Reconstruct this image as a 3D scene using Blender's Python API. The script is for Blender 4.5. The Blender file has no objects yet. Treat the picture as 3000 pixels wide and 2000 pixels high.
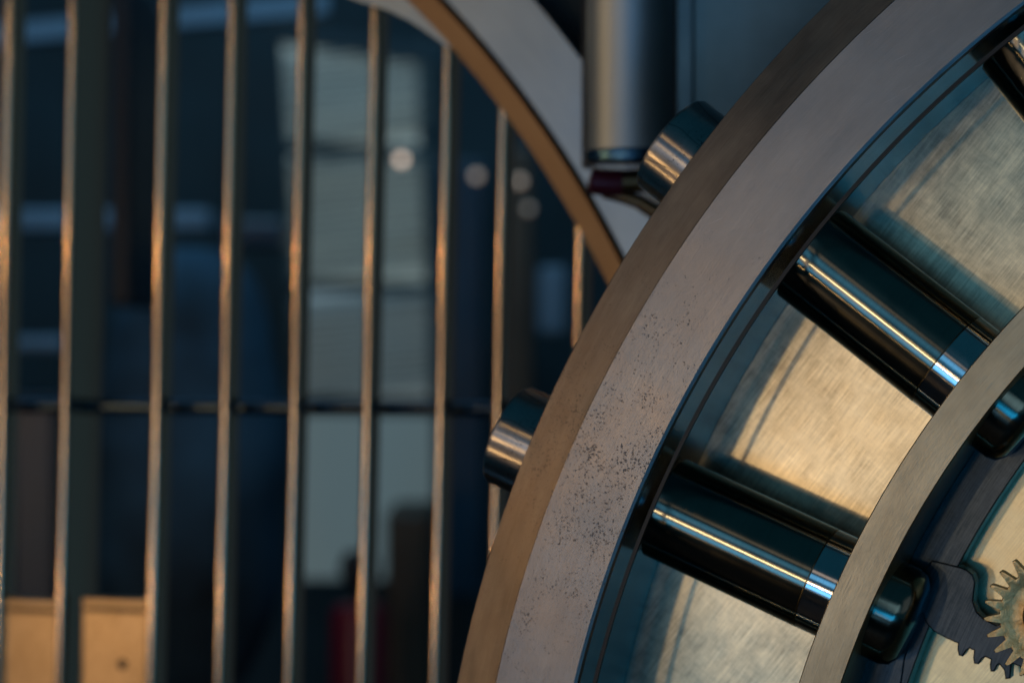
import bpy, bmesh, math, random
from mathutils import Vector, Matrix
R_ = math.radians
random.seed(7)
scene = bpy.context.scene
COL = scene.collection

# ------------------------------------------------------------------ camera
CAMZ = 1.5
FPX = 7083.0                                     # 85 mm lens, 3000 px wide photograph
cam_d = bpy.data.cameras.new('camera'); cam = bpy.data.objects.new('camera', cam_d); COL.objects.link(cam)
cam.location = (0, 0, CAMZ); cam.rotation_euler = (R_(90), 0, 0)
cam_d.sensor_width = 36; cam_d.lens = 85; cam_d.clip_start = .05; cam_d.clip_end = 100
cam_d.dof.use_dof = True; cam_d.dof.focus_distance = 2.08; cam_d.dof.aperture_fstop = 2.6
scene.camera = cam
scene.view_settings.view_transform = 'Standard'; scene.view_settings.look = 'None'
scene.view_settings.exposure = .18; scene.view_settings.gamma = 1
scene.render.engine = 'CYCLES'

# ------------------------------------------------------------------ world: dim room light
w = bpy.data.worlds.new('World'); scene.world = w; w.use_nodes = True
bg = w.node_tree.nodes['Background']; bg.inputs[0].default_value = (.003, .023, .038, 1); bg.inputs[1].default_value = 1.0

# ------------------------------------------------------------------ lamps and added fill panels
PT = Vector((.33, 2.05, CAMZ))                   # about the middle of the door's visible part
def lamp(name, loc, target, sx, sy, radiance, color, shape='RECTANGLE'):
    d = bpy.data.lights.new(name, 'AREA'); d.shape = shape; d.size = sx; d.size_y = sy
    d.energy = radiance*math.pi*sx*sy; d.color = color
    o = bpy.data.objects.new(name, d); COL.objects.link(o); o.location = loc
    o.rotation_euler = (Vector(target)-Vector(loc)).to_track_quat('-Z', 'Y').to_euler()
    return o
WARM = (1.0, .66, .30); AMBER = (1.0, .56, .21); SKYB = (.22, .50, .80); PINK = (1.0, .74, .58)
# warm spots and added fill panels, most of them behind the camera
lamp('warm_spot', (-1.45, -.41, CAMZ-.29), PT, .07, .07, 165, (1.0, .71, .40))
lamp('warm_spot', (-.94, -.42, CAMZ-.385), (.42, 2.05, CAMZ-.15), .14, .14, 13, (1.0, .72, .40))  # second spot, added to brighten the centre plate and gear
lamp('warm_fill_panel', (-2.05, -.40, CAMZ-.14), PT, 1.0, .36, 1.7, (1.0, .64, .42))  # added panel that warms the middle of the rim face
lamp('blue_fill_upper', (-1.8, -.55, CAMZ+.50), PT, 2.8, .55, 1.0, (.12, .38, .66))  # added blue panel, cools the upper rim and the frame
lamp('blue_fill_back', (.75, -.8, CAMZ+.35), PT, 1.1, 1.0, .60, (.44, .66, .80))  # added panel that lifts the hinge panel and column
lamp('blue_fill_back_low', (.10, -.8, CAMZ-.62), PT, 1.0, .55, 3.6, (.01, .26, .60))  # added for blue reflections in the rim wall
lamp('vault_side_fill', (1.7, 4.6, CAMZ+.2), (-.5, 3.0, CAMZ), 1.6, 3.0, .014, (1.0, .85, .95))  # added inside the vault to lighten the bar sides
lamp('blue_fill_lower', (-1.65, -.50, CAMZ-.72), PT, .95, .42, 3.0, (.10, .34, .62))  # added blue panel for the lower rim and plate
lamp('blue_fill_bottom', (-1.1, -.50, CAMZ-.95), PT, .9, .35, .25, (.40, .62, .85))  # added pale blue fill, lowest of the panels
lamp('warm_fill_top', (-.75, -.6, CAMZ+.95), PT, .6, .3, .40, PINK)  # added pinkish fill for the top corner of the rim
# soft panels added on the left to brighten the bevel, brass lip and bars
lamp('warm_side_fill', (-2.4, 2.0, CAMZ+.85), (.2, 2.2, CAMZ+.1), 1.6, 1.1, .30, (1.0, .78, .62))
lamp('warm_side_fill_low', (-2.3, 1.5, CAMZ-.75), (.0, 2.6, CAMZ+.1), 1.3, .9, .34, (1.0, .64, .40))
# dim fill panel added on the right for the sides of the bars
lamp('right_side_fill', (2.6, .2, CAMZ+.1), (-.3, 2.9, CAMZ), 1.6, 1.6, .10, (.9, .85, .85))
# small lamps to the left: the bright lines along the bolts
def line_lamp(name, ux, uz, d, s, rad, col=AMBER, dx=0, dz=0):
    return lamp(name, PT+Vector((ux*d+dx, -d, uz*d+dz)), PT, s, s, rad, col)
line_lamp('spot_lamp', -1.34, .93, 2.0, .022, 1102)
line_lamp('spot_lamp', -1.34, .93, 2.0, .018, 661, AMBER, .09, .06)
line_lamp('spot_lamp', -1.50, .41, 2.0, .022, 1260)
line_lamp('spot_lamp', -1.30, -.38, 2.0, .02, 345)
line_lamp('spot_lamp', -1.30, -.38, 2.0, .016, 235, AMBER, .07, -.07)
# lamps in front of the barred gate
lamp('gate_lamp', (-1.8, 1.9, CAMZ+.18), (-.3, 2.9, CAMZ+.1), .045, .045, 320, AMBER)
lamp('gate_lamp', (-1.8, 1.9, CAMZ-.50), (-.3, 2.9, CAMZ-.2), .045, .045, 250, AMBER)
lamp('vault_room_fill', (-.6, 4.2, CAMZ+1.7), (-.6, 6.2, CAMZ-.2), 2.2, .5, 6.0, (.30, .62, .92))  # blue fill added to light the things behind the gate

# ------------------------------------------------------------------ helpers
def at(px, py, Y):                               # photograph pixel -> point at distance Y in front of the camera
    return Vector(((px-1500)/FPX*Y, Y, CAMZ-(py-1000)/FPX*Y))
ROUNDED = ('locking_bolt', 'polished_sleeve', 'bolt_tip', 'bolt_shank', 'latch_knob', 'latch_rod', 'latch_hook', 'canister_body', 'valve', 'tie_rail', 'column_shaft', 'blue_reflection', 'bulb', 'pinion_gear')
def link(name, bm, mat, parent=None, smooth=True, loc=None, rot=None, auto=14):
    me = bpy.data.meshes.new(name); bm.normal_update(); bm.to_mesh(me); bm.free()
    if mat: me.materials.append(mat)
    o = bpy.data.objects.new(name, me); COL.objects.link(o)
    if parent: o.parent = parent
    if loc is not None: o.location = loc
    if rot is not None: o.rotation_euler = rot
    if smooth:
        me.polygons.foreach_set('use_smooth', [True]*len(me.polygons))
        me.set_sharp_from_angle(angle=R_(38 if name in ROUNDED else auto))
    return o
def tag(o, label=None, cat=None, group=None, kind=None):
    if label: o['label'] = label
    if cat: o['category'] = cat
    if group: o['group'] = group
    if kind: o['kind'] = kind
    return o
def empty(name, loc, rz=0):
    o = bpy.data.objects.new(name, None); COL.objects.link(o); o.location = loc; o.rotation_euler = (0, 0, rz)
    o.empty_display_size = .1
    return o
def box(bm, x0, x1, y0, y1, z0, z1, bev=0):
    m = bmesh.new(); bmesh.ops.create_cube(m, size=1)
    for v in m.verts: v.co = Vector(((x0+x1)/2+v.co.x*(x1-x0), (y0+y1)/2+v.co.y*(y1-y0), (z0+z1)/2+v.co.z*(z1-z0)))
    if bev: bmesh.ops.bevel(m, geom=m.edges[:], offset=bev, segments=2, affect='EDGES', profile=.5)
    me = bpy.data.meshes.new('t'); m.to_mesh(me); m.free(); bm.from_mesh(me); bpy.data.meshes.remove(me)
def ringprof(bm, prof, n=360, closed=True, a0=0, a1=2*math.pi):
    """revolve profile [(radius, depth)] round the local y axis"""
    full = abs(a1-a0-2*math.pi) < 1e-6
    rows = []
    for i in range(n if full else n+1):
        a = a0+(a1-a0)*i/n
        rows.append([bm.verts.new((r*math.cos(a), d, r*math.sin(a))) for r, d in prof])
    m = len(prof)
    for i in range(n):
        A = rows[i]; B = rows[(i+1) % len(rows)]
        for k in range(m if closed else m-1):
            bm.faces.new((A[k], A[(k+1) % m], B[(k+1) % m], B[k]))
    bmesh.ops.recalc_face_normals(bm, faces=bm.faces[:])
def lathe(bm, prof, n=96):
    """revolve [(radius, z)] round local z, open ends capped when radius is 0"""
    rows = []
    for i in range(n):
        a = 2*math.pi*i/n
        rows.append([bm.verts.new((r*math.cos(a), r*math.sin(a), z)) for r, z in prof])
    for i in range(n):
        A = rows[i]; B = rows[(i+1) % n]
        for k in range(len(prof)-1):
            bm.faces.new((A[k], B[k], B[k+1], A[k+1]))
    bmesh.ops.remove_doubles(bm, verts=bm.verts[:], dist=1e-6)
    bmesh.ops.recalc_face_normals(bm, faces=bm.faces[:])
def prism(bm, pts, y0, y1, bev=.0):
    """extrude a 2-D outline [(x, z)] from depth y0 to y1"""
    a = [bm.verts.new((x, y0, z)) for x, z in pts]; b = [bm.verts.new((x, y1, z)) for x, z in pts]
    n = len(pts); f = bm.faces.new(a); g = bm.faces.new(b[::-1])
    for i in range(n): bm.faces.new((a[i], b[i], b[(i+1) % n], a[(i+1) % n]))
    bmesh.ops.recalc_face_normals(bm, faces=bm.faces[:])
    if bev:
        es = [e for e in bm.edges if all(abs(v.co.y-y0) < 1e-6 for v in e.verts)]
        bmesh.ops.bevel(bm, geom=es, offset=bev, segments=2, affect='EDGES', profile=.5)
    bmesh.ops.triangulate(bm, faces=[f_ for f_ in bm.faces if len(f_.verts) > 4])
def tube(bm, pts, r, n=16):
    prev = None
    P = [Vector(p) for p in pts]
    for i, p in enumerate(P):
        t = (P[min(i+1, len(P)-1)]-P[max(i-1, 0)]).normalized()
        up = Vector((0, 0, 1)) if abs(t.z) < .9 else Vector((1, 0, 0))
        s = t.cross(up).normalized(); u = s.cross(t)
        ri = r[i] if isinstance(r, (list, tuple)) else r
        row = [bm.verts.new(p+s*ri*math.cos(2*math.pi*k/n)+u*ri*math.sin(2*math.pi*k/n)) for k in range(n)]
        if prev:
            for k in range(n): bm.faces.new((prev[k], prev[(k+1) % n], row[(k+1) % n], row[k]))
        else: bm.faces.new(row)
        prev = row
    bm.faces.new(prev); bmesh.ops.recalc_face_normals(bm, faces=bm.faces[:])

# ------------------------------------------------------------------ materials
class NT:
    def __init__(s, name):
        s.m = bpy.data.materials.new(name); s.m.use_nodes = True; s.t = s.m.node_tree; s.b = s.t.nodes['Principled BSDF']
    def n(s, typ, **kw):
        x = s.t.nodes.new(typ)
        for k, v in kw.items():
            if k.startswith('i_'): x.inputs[int(k[2:])].default_value = v
            else: setattr(x, k, v)
        return x
    def l(s, a, b): s.t.links.new(a, b)
    def math(s, op, a, b=None, c=None, clamp=False):
        x = s.n('ShaderNodeMath', operation=op, use_clamp=clamp)
        for i, v in enumerate((a, b, c)):
            if v is None: continue
            if isinstance(v, (int, float)): x.inputs[i].default_value = v
            else: s.l(v, x.inputs[i])
        return x.outputs[0]
    def coord(s): return s.n('ShaderNodeTexCoord').outputs['Object']
    def mapped(s, co, scale):
        mp = s.n('ShaderNodeMapping'); s.l(co, mp.inputs[0]); mp.inputs['Scale'].default_value = scale; return mp.outputs[0]
    def noise(s, co, scale, detail=4, rough=.55, dist=0):
        x = s.n('ShaderNodeTexNoise'); s.l(co, x.inputs['Vector']); x.inputs['Scale'].default_value = scale
        x.inputs['Detail'].default_value = detail; x.inputs['Roughness'].default_value = rough; x.inputs['Distortion'].default_value = dist
        return x.outputs[0]
    def ramp(s, f, stops):
        x = s.n('ShaderNodeValToRGB'); s.l(f, x.inputs[0]); e = x.color_ramp.elements
        while len(e) < len(stops): e.new(.5)
        for k, (p, c) in enumerate(stops):
            e[k].position = p; e[k].color = (c, c, c, 1) if isinstance(c, (int, float)) else (*c, 1)
        return x.outputs[0]
    def mix(s, f, a, b, bt='MIX'):
        x = s.n('ShaderNodeMix', data_type='RGBA', blend_type=bt)
        for i, v in ((0, f), (6, a), (7, b)):
            if isinstance(v, (int, float)): x.inputs[i].default_value = v
            elif isinstance(v, tuple): x.inputs[i].default_value = (*v, 1)
            else: s.l(v, x.inputs[i])
        return x.outputs[2]
    def polar(s, co, ka, kr):
        """(angle*ka, radius*kr, depth*kr) round the local y axis; seam on the far right"""
        sp = s.n('ShaderNodeSeparateXYZ'); s.l(co, sp.inputs[0])
        a = s.math('ARCTAN2', sp.outputs[2], s.math('MULTIPLY', sp.outputs[0], -1))
        r = s.math('SQRT', s.math('ADD', s.math('MULTIPLY', sp.outputs[0], sp.outputs[0]), s.math('MULTIPLY', sp.outputs[2], sp.outputs[2])))
        c = s.n('ShaderNodeCombineXYZ'); s.l(s.math('MULTIPLY', a, ka), c.inputs[0]); s.l(s.math('MULTIPLY', r, kr), c.inputs[1])
        s.l(s.math('MULTIPLY', sp.outputs[1], kr), c.inputs[2]); return c.outputs[0]
    def bump(s, h, strength, dist=.001):
        x = s.n('ShaderNodeBump'); x.inputs['Strength'].default_value = strength; x.inputs['Distance'].default_value = dist
        s.l(h, x.inputs['Height']); s.l(x.outputs[0], s.b.inputs['Normal']); return x
    def set(s, color=None, rough=None, metal=None, spec=None):
        for k, v in (('Base Color', color), ('Roughness', rough), ('Metallic', metal), ('Specular IOR Level', spec)):
            if v is None: continue
            if isinstance(v, (int, float)): s.b.inputs[k].default_value = v
            elif isinstance(v, tuple): s.b.inputs[k].default_value = (*v, 1)
            else: s.l(v, s.b.inputs[k])
        return s.m

def simple(name, color, rough, metal=0, var=.25, scale=8):
    t = NT(name); c = t.coord(); n = t.noise(c, scale, 5)
    lo = tuple(x*(1-var) for x in color); hi = tuple(min(1, x*(1+var)) for x in color)
    return t.set(t.ramp(n, [(.3, lo), (.7, hi)]), t.math('MULTIPLY_ADD', n, .12*(var > .06), rough-.06*(var > .06)), metal)

def ring_metal(name, c_lo, c_hi, rough, pit=0.0, fine=1.0, stain=None):
    t = NT(name); co = t.coord()
    br = t.noise(t.polar(co, 10, 700), 1, 4, .65)             # concentric brushing
    br2 = t.noise(t.polar(co, 45, 2600), 1, 2, .6)
    blot = t.noise(co, 9, 6, .6); blot2 = t.noise(t.polar(co, 14, 34), 1, 5, .6)
    f = t.math('ADD', t.math('MULTIPLY', blot, .35), t.math('ADD', t.math('MULTIPLY', blot2, .40), t.math('MULTIPLY', t.math('ADD', br, br2), .13*fine)))
    col = t.ramp(f, [(.34, c_lo), (.66, c_hi)])
    h = t.math('ADD', t.math('MULTIPLY', br, .6*fine), t.math('MULTIPLY', br2, .4*fine))
    rg = t.math('ADD', t.math('MULTIPLY_ADD', blot, .20, rough-.10), t.math('MULTIPLY_ADD', br2, .08, -.04))
    if pit:
        # patches of pitting gathered round one worn stretch of the rim
        d = t.n('ShaderNodeVectorMath', operation='DISTANCE'); t.l(co, d.inputs[0]); d.inputs[1].default_value = (-.985, .0, .43)
        near = t.ramp(d.outputs['Value'], [(.03, 1.0), (.36, 0.0)])
        big = t.noise(co, 26, 5, .65)
        gate = t.math('MULTIPLY', near, t.math('MULTIPLY_ADD', big, 2.4, -.55), clamp=True)
        def dots(scale, size, mask):
            dv = t.n('ShaderNodeTexNoise'); t.l(co, dv.inputs['Vector']); dv.inputs['Scale'].default_value = scale*1.6; dv.inputs['Detail'].default_value = 3
            wv = t.n('ShaderNodeVectorMath', operation='MULTIPLY_ADD'); t.l(dv.outputs['Color'], wv.inputs[0]); wv.inputs[1].default_value = (1.5/scale,)*3; t.l(co, wv.inputs[2])
            vo = t.n('ShaderNodeTexVoronoi'); vo.inputs['Scale'].default_value = scale; t.l(wv.outputs[0], vo.inputs['Vector'])
            sp = t.n('ShaderNodeSeparateColor'); t.l(vo.outputs['Color'], sp.inputs[0])
            rad = t.math('MULTIPLY', t.math('SUBTRACT', mask, t.math('MULTIPLY', sp.outputs[0], 1.0)), size, clamp=True)
            return t.math('MULTIPLY', t.math('SUBTRACT', rad, vo.outputs['Distance']), 9.0, clamp=True)
        cl = t.ramp(t.noise(co, 55, 4, .6), [(.42, 0.0), (.62, 1.0)])
        m1 = t.math('MULTIPLY', gate, t.math('MULTIPLY_ADD', cl, 1.0, .30))
        pits_a = dots(310, .60, m1)
        pits_b = dots(560, .80, t.math('MULTIPLY_ADD', gate, .85, .04))
        s1 = pits_a; s2 = pits_b
        pits = t.math('MULTIPLY', t.math('MAXIMUM', s1, s2), pit)
        stain = t.math('MULTIPLY', near, t.ramp(t.noise(co, 12, 6, .65), [(.40, 0.0), (.68, .55)]))
        col = t.mix(stain, col, (.40, .29, .20))
        col = t.mix(t.math('MULTIPLY', pits, .45), col, (.10, .115, .14))
        scr = t.n('ShaderNodeVectorRotate', rotation_type='Y_AXIS'); t.l(co, scr.inputs['Vector']); scr.inputs['Angle'].default_value = R_(25)
        sn = t.noise(t.mapped(scr.outputs[0], (30, 30, 1300)), 1, 2, .5, .2)
        col = t.mix(t.math('MULTIPLY', t.ramp(sn, [(.70, 0.0), (.76, 1.0)]), .35), col, (.62, .60, .58))
        h = t.math('SUBTRACT', h, t.math('MULTIPLY', pits, 1.2))
        rg = t.math('ADD', rg, t.math('MULTIPLY', pits, .25))
    # pale scratches
    sc = t.noise(t.mapped(co, (70, 70, 900)), 1, 2, .5, .3)
    t.bump(h, .35, .0006)
    return t.set(col, rg, 1.0)

def turned_metal(name, col_, rough=.22, aniso=.97, axis='Z', pit=False):
    t = NT(name); co = t.coord()
    sp = t.n('ShaderNodeSeparateXYZ'); t.l(co, sp.inputs[0])
    cz = t.n('ShaderNodeCombineXYZ'); t.l(t.math('MULTIPLY', sp.outputs[2], 2200), cz.inputs[2])
    t.l(t.math('MULTIPLY', sp.outputs[0], 14), cz.inputs[0]); t.l(t.math('MULTIPLY', sp.outputs[1], 14), cz.inputs[1])
    g = t.noise(cz.outputs[0], 1, 3, .6); b = t.noise(co, 30, 5, .6)
    f = t.math('ADD', t.math('MULTIPLY', g, .5), t.math('MULTIPLY', b, .5))
    lo = tuple(c*.78 for c in col_); hi = tuple(min(1, c*1.15) for c in col_)
    col = t.ramp(f, [(.35, lo), (.65, hi)])
    if pit:
        v = t.noise(co, 330, 4, .65, .5); gate = t.ramp(t.noise(co, 22, 3), [(.45, 0.0), (.65, .13)])
        s = t.ramp(t.math('ADD', v, gate), [(.66, 0.0), (.72, 1.0)])
        sc = t.n('ShaderNodeTexWave'); sc.wave_type = 'BANDS'
        sc.inputs['Scale'].default_value = 8; sc.inputs['Distortion'].default_value = 9; t.l(co, sc.inputs['Vector'])
        s = t.math('MAXIMUM', s, t.math('MULTIPLY', t.ramp(sc.outputs['Fac'], [(.0, 1.0), (.006, 0.0)]), .8))
        col = t.mix(t.math('MULTIPLY', s, .7), col, (.06, .06, .065))
    t.b.inputs['Anisotropic'].default_value = aniso
    t.b.inputs['Anisotropic Rotation'].default_value = .25
    tg = t.n('ShaderNodeTangent', direction_type='RADIAL', axis=axis); t.l(tg.outputs[0], t.b.inputs['Tangent'])
    return t.set(col, t.math('MULTIPLY_ADD', b, .05, rough-.025), 1.0)

def plate_metal(name, c_lo, c_hi, rough, polar=False):
    t = NT(name); co = t.coord()
    v = t.n('ShaderNodeVectorRotate', rotation_type='Y_AXIS'); t.l(co, v.inputs['Vector']); v.inputs['Angle'].default_value = R_(-38)
    s1 = t.noise(t.mapped(v.outputs[0], (1100, 1100, 26)), 1, 3, .6); s2 = t.noise(t.mapped(v.outputs[0], (14, 14, 700)), 1, 3, .6)
    cl = t.noise(co, 38, 8, .70, .2); cl2 = t.noise(co, 7, 4, .6)
    if polar: s1 = t.noise(t.polar(co, 26, 900), 1, 3, .6)
    f = t.math('ADD', t.math('ADD', t.math('MULTIPLY', s1, .36), t.math('MULTIPLY', s2, .06)), t.math('ADD', t.math('MULTIPLY', cl, .32), t.math('MULTIPLY', cl2, .26)))
    col = t.ramp(f, [(.40, c_lo), (.60, c_hi)])
    t.bump(t.math('ADD', s1, t.math('MULTIPLY', s2, .6)), .10, .0003)
    return t.set(col, t.math('MULTIPLY_ADD', cl, .16, rough-.08), 1.0)

M = {}
M['rim'] = ring_metal('brushed_rim_steel', (.205, .20, .20), (.325, .305, .29), .36, pit=1.0)
M['bevel'] = ring_metal('patinated_bevel_steel', (.20, .175, .155), (.50, .45, .40), .40, pit=.8, fine=1.2)
M['wall'] = ring_metal('dark_blued_steel', (.04, .11, .18), (.08, .18, .28), .18)
M['gasket'] = simple('black_rubber', (.006, .007, .008), .5)
M['bolt'] = turned_metal('turned_bolt_steel', (.27, .28, .23), .17, .93)
M['sleeve'] = turned_metal('polished_sleeve_steel', (.78, .80, .80), .12)
M['tip'] = turned_metal('worn_bolt_end_steel', (.50, .50, .50), .30, .95, pit=True)
M['plate'] = plate_metal('brushed_plate_steel', (.27, .23, .16), (.94, .79, .52), .305)
M['inner'] = ring_metal('bronze_brushed_ring', (.26, .21, .135), (.54, .45, .30), .38, fine=1.3)
M['cam'] = plate_metal('dark_brushed_cam_steel', (.022, .03, .038), (.07, .08, .09), .30, polar=True)
M['gold'] = plate_metal('gold_toned_plate', (.55, .43, .25), (.98, .80, .47), .32)
def cast():
    t = NT('bronze_gear_metal'); co = t.coord(); a = t.noise(co, 160, 5, .65, .4); b = t.noise(co, 900, 3, .6)
    t.bump(t.math('ADD', a, t.math('MULTIPLY', b, .3)), .55, .0016)
    return t.set(t.ramp(a, [(.35, (.72, .42, .16)), (.65, (1.0, .66, .30))]), t.math('MULTIPLY_ADD', b, .2, .28), 1.0)
M['bronze'] = cast()
M['lip'] = ring_metal('warm_brass_lip', (.25, .19, .14), (.33, .265, .20), .42, fine=.4)
M['frame'] = ring_metal('cool_frame_steel', (.24, .31, .37), (.33, .42, .49), .34, fine=.4)
M['bar'] = simple('brushed_gate_bar', (.66, .50, .34), .17, 1.0, .05, 3)
M['barside'] = M['bar']
M['lock'] = plate_metal('brushed_lock_plate', (.30, .235, .16), (.55, .43, .30), .38)
M['blue_steel'] = simple('blue_grey_steel', (.34, .44, .50), .40, 1.0, .2, 12)
M['column'] = simple('polished_hinge_column', (.42, .50, .55), .52, 1.0, .1, 6)
M['dark'] = simple('near_black_paint', (.008, .012, .018), .5)
M['navy'] = simple('navy_blue_enamel', (.012, .036, .058), .35, 0, .5, 3)
M['pale_blue'] = simple('pale_blue_enamel', (.10, .17, .23), .5, 0, .2, 5)
M['teal'] = simple('dark_teal_plaster', (.014, .040, .052), .7, 0, .5, 2)
M['red'] = simple('dark_red_enamel', (.15, .006, .022), .35, 0, .2, 6)
M['purple'] = simple('dark_purple_enamel', (.06, .01, .03), .3, .3, .2, 20)
M['brass'] = simple('dark_brass', (.30, .20, .11), .3, 1.0, .2, 20)
M['slat'] = simple('grey_green_slat', (.13, .16, .15), .6, 0, .1, 5)

def emit(name, col, s):
    t = NT(name); t.b.inputs['Base Color'].default_value = (*col, 1); t.b.inputs['Emission Color'].default_value = (*col, 1)
    t.b.inputs['Emission Strength'].default_value = s; return t.m

# ================================================================== ROUND VAULT DOOR
T20 = R_(20)
DC = Vector((.999, 1.8119, CAMZ-.553))
nD = Vector((math.sin(T20), math.cos(T20), 0)); xD = Vector((math.cos(T20), -math.sin(T20), 0))
door = empty('vault_door', DC, -T20)
tag(door, 'large round steel vault door with radial locking bolts and geared mechanism, filling the right side', 'vault door')
def dpt(px, py, d=0):                            # pixel -> (x, z) on the door's plane at depth d
    v = Vector(((px-1500)/FPX, 1, -(py-1000)/FPX)); c = Vector((0, 0, CAMZ)); o = DC+nD*d
    P = c+v*((o-c).dot(nD)/v.dot(nD))-DC
    return P.dot(xD), P.z
RF, RI, RB = 1.107, 1.031, 1.153
DB, PL, RBOLT = .088, .160, .048
bm = bmesh.new()                                  # front face band, slightly softened edges
ringprof(bm, [(RI, .006), (RI+.0012, .0012), (RI+.004, 0), (RF-.001, 0), (RF, .0006), (RF-.002, .012), (RI+.006, .012)], 480)
link('rim_face', bm, M['rim'], door)
bm = bmesh.new()
ringprof(bm, [(RF+.0002, .0008), (RB-.001, .029), (RB, .0305), (RB, .05), (RF+.0002, .05)], 480)
link('rim_bevel', bm, M['bevel'], door)
bm = bmesh.new()
ringprof(bm, [(RI+.006, .0125), (RF, .0125), (RF, .051), (RB-.002, .051), (RB-.002, .30), (RI+.001, .30), (RI+.001, .008), (RI+.006, .008)], 480)
link('rim_wall', bm, M['wall'], door)
bm = bmesh.new(); ringprof(bm, [(RI-.0105, .0085), (RI-.0138, .0085), (RI-.0138, .013), (RI-.0105, .013)], 480)
link('retaining_wire', bm, M['gasket'], door)
# back plate, mirror-bright brushed steel
bm = bmesh.new(); ringprof(bm, [(.845, PL), (RI+.0008, PL), (RI+.0008, PL+.02), (.845, PL+.02)], 360)
link('back_plate', bm, M['plate'], door)
bm = bmesh.new(); ringprof(bm, [(.0, PL+.0), (.843, PL+.0), (.843, PL+.02), (.0, PL+.02)], 240)
bmesh.ops.remove_doubles(bm, verts=bm.verts[:], dist=1e-6)
link('centre_plate', bm, M['gold'], door)
# inner ring
bm = bmesh.new(); ringprof(bm, [(.809, .0215), (.810, .020), (.8435, .020), (.8445, .0215), (.8445, .15), (.809, .15)], 360)
link('inner_ring', bm, M['inner'], door)
# locking bolts
bb = bmesh.new(); lathe(bb, [(0, 1.027-1.0), (RBOLT*.98, .027), (RBOLT, .026), (RBOLT, -.127), (RBOLT-.0008, -.128), (0, -.128)])
BODY = link('locking_bolt', bb, M['bolt'], door)
bs = bmesh.new(); lathe(bs, [(0, -.1275), (RBOLT-.0010, -.1275), (RBOLT-.0002, -.1285), (RBOLT-.0002, -.158), (0, -.158)])
SLEEVE = link('polished_sleeve', bs, M['sleeve'], BODY)
bt = bmesh.new(); lathe(bt, [(0, .1945), (RBOLT*.94, .1945), (RBOLT*.985, .1935), (RBOLT+.0012, .1905), (RBOLT+.0012, .10), (0, .10)])
TIP = link('bolt_tip', bt, M['tip'], BODY)
bi = bmesh.new(); lathe(bi, [(0, -.150), (RBOLT-.002, -.150), (RBOLT-.002, -.208), (RBOLT-.005, -.216), (RBOLT-.013, -.221), (0, -.223)])
BIN = link('bolt_shank', bi, M['bolt'], BODY)
def place_bolt(o, a):
    d = Vector((math.cos(a), 0, math.sin(a)))       # radial direction in door space
    z = d; y = Vector((0, 1, 0)); x = y.cross(z)
    m = Matrix((x, y, z)).transposed().to_4x4(); m.translation = d*1.0+Vector((0, DB, 0)); o.matrix_local = m
for k in range(24):
    a = R_(7+15*k)
    if k == 0: o = BODY
    else:
        o = BODY.copy(); COL.objects.link(o); o.parent = door
        for c in (SLEEVE, TIP, BIN):
            q = c.copy(); COL.objects.link(q); q.parent = o
    place_bolt(o, a)
bm = bmesh.new(); ringprof(bm, [(.7685, .121), (.7695, .120), (.8085, .120), (.8085, .15), (.7685, .15)], 300)
link('carrier_ring', bm, M['cam'], door)
# dark cam sector with teeth
camD = .118
cam_px = [(2812, 1660), (2832, 1668), (2849, 1682), (2857, 1705), (2853, 1738), (2851, 1762), (2862, 1792),
          (2884, 1812), (2920, 1830), (3010, 1790), (3120, 1850), (3110, 2010), (3020, 2030), (2988, 1952), (2963, 1942), (2960, 1986), (2945, 1989), (2941, 1962), (2927, 1945), (2922, 1948),
          (2912, 1967), (2901, 1966), (2899, 1946), (2902, 1931), (2887, 1924), (2878, 1928), (2866, 1945), (2853, 1943), (2850, 1925), (2853, 1905), (2841, 1899), (2832, 1904),
          (2820, 1922), (2808, 1919), (2804, 1900), (2806, 1884), (2770, 1868), (2735, 1849), (2710, 1820), (2698, 1785), (2690, 1808), (2672, 1860), (2650, 1930), (2640, 2000),
          (2620, 2120), (2400, 2120), (2560, 1850), (2730, 1640)]
bm = bmesh.new(); prism(bm, [dpt(x, y, camD) for x, y in cam_px], camD, camD+.02, .0012)
link('toothed_cam', bm, M['cam'], door, smooth=False)
# bronze pinion
gx, gz = dpt(3083, 1803, .085)
N = 24; Ro, Rr, Rh = .0575, .0438, .024
bm = bmesh.new(); outer = []
for k in range(N):
    for f_, r in ((-.34, Rr), (-.27, Rr+.003), (-.13, Ro-.0025), (-.07, Ro), (.07, Ro), (.13, Ro-.0025), (.27, Rr+.003), (.34, Rr)):
        a = 2*math.pi*(k+f_)/N+.06; outer.append((math.cos(a)*r, math.sin(a)*r))
n = len(outer)
lay = []
for d, s in ((.013, 1), (.001, 1), (.0, .985)):
    lay.append([bm.verts.new((x*s, d, z*s)) for x, z in outer])
hub = [[bm.verts.new((math.cos(2*math.pi*i/n)*r, d, math.sin(2*math.pi*i/n)*r)) for i in range(n)] for r, d in ((.040, 0), (.036, .0022), (.027, .0022), (Rh, .0015), (Rh, .013))]
lay += hub
for A, B in zip(lay[:-1], lay[1:]):
    for i in range(n): bm.faces.new((A[i], A[(i+1) % n], B[(i+1) % n], B[i]))
bmesh.ops.recalc_face_normals(bm, faces=bm.faces[:])
gear = link('pinion_gear', bm, M['bronze'], door, loc=(gx, .072, gz))
bm = bmesh.new(); ringprof(bm, [(0, -.002), (.019, -.002), (.021, 0), (.021, .045), (0, .045)], 64)
bmesh.ops.remove_doubles(bm, verts=bm.verts[:], dist=1e-6)
link('gear_shaft', bm, M['sleeve'], gear)

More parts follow.
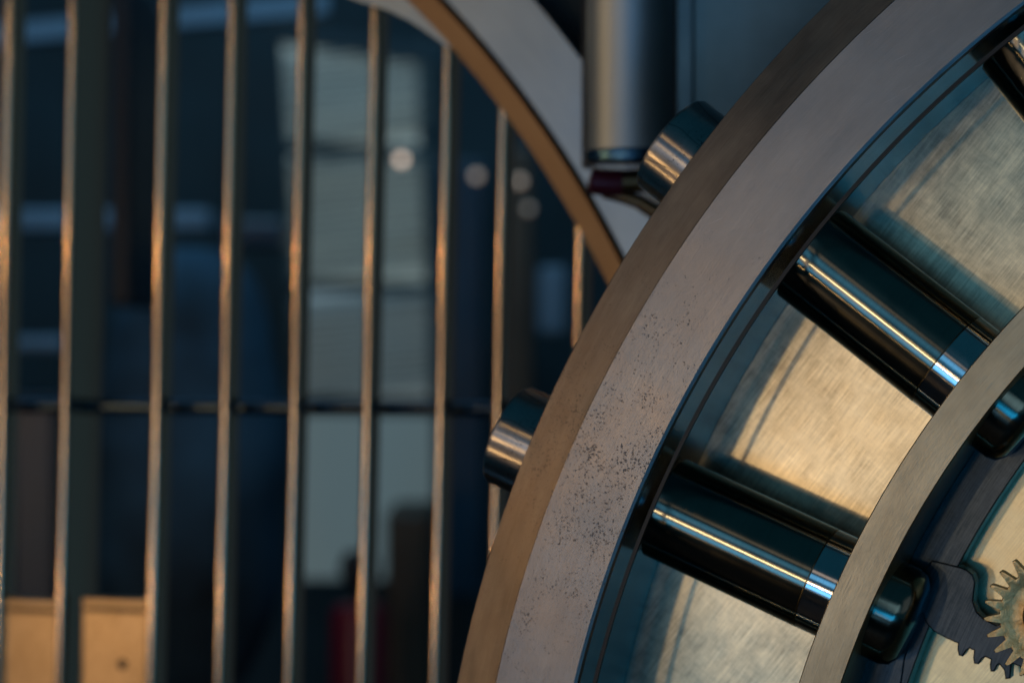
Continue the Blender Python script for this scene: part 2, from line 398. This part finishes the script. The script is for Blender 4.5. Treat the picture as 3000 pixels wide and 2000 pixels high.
# ================================================================== ROUND DOORWAY FRAME
F0 = at(1600, 500, 2.7)
sF = .9
FC = F0+xD*(-1.145*sF)+Vector((0, 0, -.762*sF))
frame = empty('doorway_frame', FC, -T20)
tag(frame, 'round steel doorway frame with a brass coloured inner lip, blurred behind the vault door', 'door frame')
A1, A2, A3 = 1.37*sF, 1.40*sF, 1.49*sF
bm = bmesh.new(); ringprof(bm, [(A1, .012), (A2, 0), (A2, .03), (A1, .03)], 360); link('brass_lip', bm, M['lip'], frame)
bm = bmesh.new(); ringprof(bm, [(A2+.007, .004), (A3, .004), (A3, .06), (A2+.007, .06)], 360); link('face_ring', bm, M['frame'], frame)
bm = bmesh.new(); ringprof(bm, [(A2+.0005, .024), (A2+.0065, .024), (A2+.0065, .06), (A2+.0005, .06)], 360); link('groove', bm, M['dark'], frame)
bm = bmesh.new(); ringprof(bm, [(A1, .031), (A3, .061), (A3, .15), (A1, .15)], 360); link('tunnel_wall', bm, M['frame'], frame)
def fpt(px, py, d):
    v = Vector(((px-1500)/FPX, 1, -(py-1000)/FPX)); c = Vector((0, 0, CAMZ)); o = FC+nD*d
    P = c+v*((o-c).dot(nD)/v.dot(nD))-FC
    return P.dot(xD), P.z
bm = bmesh.new(); prism(bm, [fpt(x, y, .032) for x, y in [(900, -70), (985, -22), (1046, 2), (1130, 28), (1200, 62), (1262, 103), (1304, 134), (1380, 150), (1330, 40), (1200, -120)]], .0325, .05)
link('upper_gusset', bm, M['frame'], frame)
bm = bmesh.new()                                   # vault wall round the doorway
ringprof(bm, [(A3+.001, .07), (3.2, .07), (3.2, .20), (A3+.001, .20)], 120)
tag(link('vault_wall', bm, M['teal'], None, loc=FC, rot=(0, 0, -T20)), kind='structure')

# ================================================================== BARRED GATE
GD = .175
G0 = F0+nD*GD
def gpt(px, py, d=0):
    v = Vector(((px-1500)/FPX, 1, -(py-1000)/FPX)); c = Vector((0, 0, CAMZ)); o = G0+nD*d
    P = c+v*((o-c).dot(nD)/v.dot(nD))-G0
    return P.dot(xD), P.z
gate_o = Vector((G0.x, G0.y, G0.z))
gate = empty('barred_gate', gate_o, -T20)
tag(gate, 'tall vertical barred inner gate seen out of focus through the round doorway on the left', 'gate')
def flatbar(w_, dep, z0, z1, nose=.5):
    """upright bar with a rounded front edge; x = 0..w, front at y = 0"""
    bm = bmesh.new(); prof = [(0, dep), (0, w_*.42)]
    for i in range(17):
        a = math.pi*i/16; prof.append((w_/2-w_/2*math.cos(a), w_*.42-w_*.42*math.sin(a)))
    prof += [(w_, w_*.42), (w_, dep)]
    prof = [p for i, p in enumerate(prof) if i == 0 or (abs(p[0]-prof[i-1][0])+abs(p[1]-prof[i-1][1])) > 1e-7]
    a = [bm.verts.new((x, y, z0)) for x, y in prof]; b = [bm.verts.new((x, y, z1)) for x, y in prof]
    for i in range(len(prof)): bm.faces.new((a[i], a[(i+1) % len(prof)], b[(i+1) % len(prof)], b[i]))
    bm.faces.new(a); bm.faces.new(b[::-1]); bmesh.ops.recalc_face_normals(bm, faces=bm.faces[:]); return bm
cgx, cgz = (FC-F0).dot(xD), FC.z-G0.z
LEAN = R_(1.35)
for i, (x0, x1) in enumerate([(-225, -200), (-13, 17), (176, 200), (440, 470), (643, 670), (848, 874), (1061, 1088), (1276, 1304), (1443, 1471), (1674, 1706)]):
    a = gpt(x0, 1000); b = gpt(x1, 1000)
    wd = b[0]-a[0]; dep = .088 if i == 2 else .033
    zt = cgz+math.sqrt(max(.01, 1.30**2-(a[0]-cgx)**2))
    h = zt-a[1]
    link('gate_bar', flatbar(wd, dep, -1.6, h, .5), M['bar'], gate, loc=(a[0], 0, a[1]), rot=(0, LEAN, 0), auto=50)
# horizontal tie rail behind the bars
a = gpt(-400, 1185, .06); b = gpt(1760, 1200, .06)
bm = bmesh.new(); tube(bm, [(a[0], .06, a[1]), (b[0], .06, b[1])], .0095, 20); link('tie_rail', bm, simple('dark_rail_steel', (.05, .08, .12), .3, 1.0), gate)
# lock plates low on the left
def gate_plate(name, px0, px1, py0, py1, d, mat):
    a = gpt(px0, py0, d); b = gpt(px1, py1, d)
    bm = bmesh.new(); box(bm, a[0], b[0], d, d+.03, b[1], a[1], .002); return link(name, bm, mat, gate)
gate_plate('lock_plate', -260, 182, 1742, 2300, .012, M['lock'])
lp = gate_plate('lock_plate', 240, 446, 1750, 2300, .012, M['lock'])
hx, hz = gpt(359, 1944, .012)
bm = bmesh.new(); ringprof(bm, [(0, 0), (.0062, 0), (.0062, .006), (0, .006)], 32); bmesh.ops.remove_doubles(bm, verts=bm.verts[:], dist=1e-6)
link('screw_hole', bm, M['dark'], lp, loc=(hx, .0095, hz))
for (p0, p1, q) in ((-260, 182, 1742), (240, 446, 1750)):
    a = gpt(p0, q, .0); b = gpt(p1, q, .0); bm = bmesh.new()
    box(bm, a[0], b[0], .004, .0115, a[1]-.017, a[1]-.012, .001); link('plate_edging', bm, M['dark'], gate)
gate_plate('lock_box', 180, 242, 1500, 2300, .05, M['brass'])

# ================================================================== HINGE COLUMN beside the door
HY = 2.58
colm = empty('door_hinge', at(1846, 478, HY))
tag(colm, 'blurred upright polished steel hinge column and blue grey panel above the upper bolt end', 'hinge')
s_ = HY/FPX
bm = bmesh.new(); lathe(bm, [(0, 0), (.026, 0), (128*s_-.003, .006), (128*s_, .012), (128*s_, 1.2), (0, 1.2)]); link('column_shaft', bm, M['column'], colm)
bm = bmesh.new(); lathe(bm, [(0, -.003), (.040, -.003), (128*s_+.0012, .001), (128*s_+.0016, .004), (128*s_+.0016, .011), (128*s_+.0002, .013), (0, .013)]); link('base_collar', bm, M['wall'], colm)
pan = at(2030, 620, HY+.06)-colm.location
bm = bmesh.new(); box(bm, 0, .42, 0, .05, 0, 1.2, .002); link('panel_face', bm, M['blue_steel'], colm, loc=pan)
bm = bmesh.new(); box(bm, -.0195, -.0005, -.012, .05, 0, 1.2, .002); link('edge_strip', bm, M['frame'], colm, loc=pan)
bm = bmesh.new(); box(bm, -.12, -.021, .02, .05, .05, 1.2, .002); link('back_flange', bm, M['dark'], colm, loc=pan)
# latch under the column
P = at(1722, 520, HY); latch = empty('hinge_latch', P)
tag(latch, 'small dark purple and brass latch arm under the hinge column', 'latch')
def rel(px, py, Y=HY): return at(px, py, Y)-P
bm = bmesh.new(); tube(bm, [rel(1724, 530), rel(1732, 532), rel(1790, 537), rel(1822, 536)], [.006, .0135, .0145, .014], 24); link('latch_knob', bm, M['purple'], latch)
bm = bmesh.new(); tube(bm, [rel(1815, 533), rel(1880, 530), rel(1960, 525)], [.0125, .0125, .0125], 24); link('latch_rod', bm, M['brass'], latch)
bm = bmesh.new(); tube(bm, [rel(1764, 570, 2.6), rel(1820, 576, 2.6), rel(1870, 590, 2.6), rel(1925, 625, 2.6)], [.004, .007, .008, .009], 16); link('latch_hook', bm, M['brass'], latch)

# ================================================================== ROOM BEHIND THE GATE
bm = bmesh.new(); box(bm, -4, 4, 7.0, 7.1, -.6, 5); tag(link('back_wall', bm, M['teal'], smooth=False), kind='structure')
bm = bmesh.new(); box(bm, -4, 4, -3, 7.2, -.7, -.6); tag(link('floor', bm, M['dark'], smooth=False), kind='structure')
# lit window with blind
WY = 6.2
def wp(px, py): p = at(px, py, WY); return p.x, p.z
win = empty('window', at(1040, 1700, WY)); wo = win.location
tag(win, 'pale window with a slatted blind glowing softly behind the gate bars', 'window')
x0, z1 = wp(822, 110); x1, z0 = wp(1262, 1760)
M['pane'] = emit('daylit_pane', (.30, .37, .35), .36)
M['pane2'] = emit('daylit_pane_lower', (.26, .33, .34), .34)
xm = wp(1262, 0)[0]
def wpoly(name, pxs, mat, y0, y1):
    bm = bmesh.new(); prism(bm, [(wp(*p)[0]-wo.x, wp(*p)[1]-wo.z) for p in pxs], y0, y1); return link(name, bm, mat, win, smooth=False)
wpoly('pane', [(822, 122), (1218, 182), (1225, 425), (840, 405)], M['pane'], .05, .06)
wpoly('pane', [(842, 455), (1228, 470), (1245, 825), (862, 815)], M['pane'], .05, .06)
wpoly('pane', [(864, 850), (1250, 862), (1256, 1165), (868, 1160)], M['pane2'], .05, .06)
wpoly('pane', [(868, 1212), (1268, 1215), (1268, 1700), (868, 1700)], emit('daylit_pane_floor', (.22, .29, .29), .26), .05, .06)
bmsh = bmesh.new(); box(bmsh, -.19, .19, -.004, .004, -.0045, .0045); slat0 = None
k = 0
for py in range(150, 1160, 22):
    if any(abs(py-q) < 26 for q in (430, 835)): continue
    cx_, cz_ = wp(1040+py*.02, py)
    if slat0 is None: slat0 = link('slat', bmsh, M['slat'], win, smooth=False); o = slat0
    else: o = slat0.copy(); COL.objects.link(o); o.parent = win
    o.location = (cx_-wo.x, .02, cz_-wo.z); o.rotation_euler = (random.uniform(-.4, .4), R_(-6)+random.uniform(-.02, .02), 0)
# dark window frame
wpoly('window_frame', [(780, 60), (1320, 140), (1330, 190), (780, 100)], M['teal'], .0, .05)

def room_box(name, px0, px1, py0, py1, Y, dep, mat, label, cat, bev=.01, group=None):
    a = at(px0, py0, Y); b = at(px1, py1, Y); w_, h = b.x-a.x, a.z-b.z
    bm = bmesh.new(); box(bm, 0, w_, 0, dep, 0, h, bev)
    o = link(name, bm, mat, None, loc=(a.x, Y, b.z)); return tag(o, label, cat, group)

room_box('reflection_band', -60, 612, 612, 676, 5.4, .15, M['pale_blue'], 'pale blue horizontal beam standing in for a reflection behind the left gate bars at mid height', 'streak', group=None)  # solid bar added for a blue band reflected in glass
a = at(-60, 105, 5.6); b = at(960, 8, 5.6)
bm = bmesh.new(); prism(bm, [(a.x, a.z-.022), (b.x, b.z-.022), (b.x, b.z+.022), (a.x, a.z+.022)], 5.6, 5.7)  # sloping bar shaped after a reflected band of blue light
tag(link('reflection_band_top', bm, M['pale_blue'], smooth=False), 'pale blue sloping beam standing in for a reflection along the top left behind the gate bars', 'streak')
room_box('shelf', -60, 190, 985, 1030, 5.2, .3, M['pale_blue'], 'pale blue shelf edge low at the far left behind the gate', 'shelf')
room_box('shelf', -60, 180, 1155, 1180, 5.2, .3, M['navy'], 'darker blue shelf edge under the pale one at the far left', 'shelf')
room_box('dark_cabinet', 322, 385, -60, 900, 4.4, .4, M['dark'], 'tall narrow near black cabinet edge behind the gate stile', 'cabinet')
room_box('navy_cabinet', 30, 165, 1185, 1850, 5.0, .4, M['navy'], 'dark navy cabinet above the left lock plate', 'cabinet')
# rounded form added in place of a blue reflection in glass
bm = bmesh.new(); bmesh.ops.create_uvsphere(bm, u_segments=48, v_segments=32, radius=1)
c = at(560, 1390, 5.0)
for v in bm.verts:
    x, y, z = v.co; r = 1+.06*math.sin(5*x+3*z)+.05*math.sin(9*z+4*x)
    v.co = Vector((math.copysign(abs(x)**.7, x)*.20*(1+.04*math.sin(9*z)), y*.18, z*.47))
tag(link('blue_reflection', bm, simple('blue_reflection_tone', (.022, .06, .095), .8, 0, .8, 4), loc=c), 'rounded dark blue form standing in for a reflection, behind the middle of the gate', 'reflection_shape')
# red canister with a dark valve
c = at(1052, 2350, 5.0); ext = empty('red_canister', c)
tag(ext, 'dark red canister with a black valve, blurred behind the gate under the window', 'canister')
r_ = 82*5.0/FPX; hh = (2350-1765)*5.0/FPX
bm = bmesh.new(); lathe(bm, [(0, 0), (r_, 0), (r_, hh-.02), (r_-.006, hh-.006), (r_*.6, hh), (0, hh)], 48); link('canister_body', bm, M['red'], ext)
bm = bmesh.new(); lathe(bm, [(0, hh-.002), (.012, hh-.002), (.012, hh+.03), (.035, hh+.045), (.042, hh+.075), (.03, hh+.105), (0, hh+.11)], 32); link('valve', bm, M['dark'], ext)
# small bulbs far behind the bars
for px, py, r, e, lab in ((1176, 468, .010, 1.3, 'pinkish round bulb glowing in front of the window blind'), (1396, 516, .010, .30, 'dim round bulb right of the window'),
                     (1523, 531, .010, .28, 'dim round bulb close to the brass lip'), (1549, 612, .009, .12, 'faintest round bulb just under the one by the brass lip')):
    bm = bmesh.new(); bmesh.ops.create_uvsphere(bm, u_segments=20, v_segments=12, radius=r)
    tag(link('bulb', bm, emit('bulb_glow', (1.0, .74, .56), e), loc=at(px, py, 5.2)), lab, 'bulb', 'bulbs far behind the gate')

M['umber'] = simple('dark_umber_wood', (.06, .04, .025), .5, 0, .4, 4)
room_box('wood_cupboard', 1476, 1560, 430, 1420, 5.5, .4, M['umber'], 'narrow dark brown cupboard behind the bars nearest the brass lip', 'cupboard')
room_box('blue_locker', 1276, 1420, 470, 1750, 5.9, .4, M['navy'], 'dark blue locker standing just right of the window', 'locker')
room_box('storage_box', 1580, 1660, 780, 980, 5.2, .3, M['pale_blue'], 'small blurred blue box low beside the brass lip', 'box')
room_box('storage_box', 640, 830, 640, 720, 5.6, .3, M['navy'], 'dark blue box on top of the blue reflection form left of the window', 'box')
room_box('work_bench', 1130, 1260, 1500, 2300, 5.3, .4, M['umber'], 'dark brown bench end right of the red canister', 'bench')
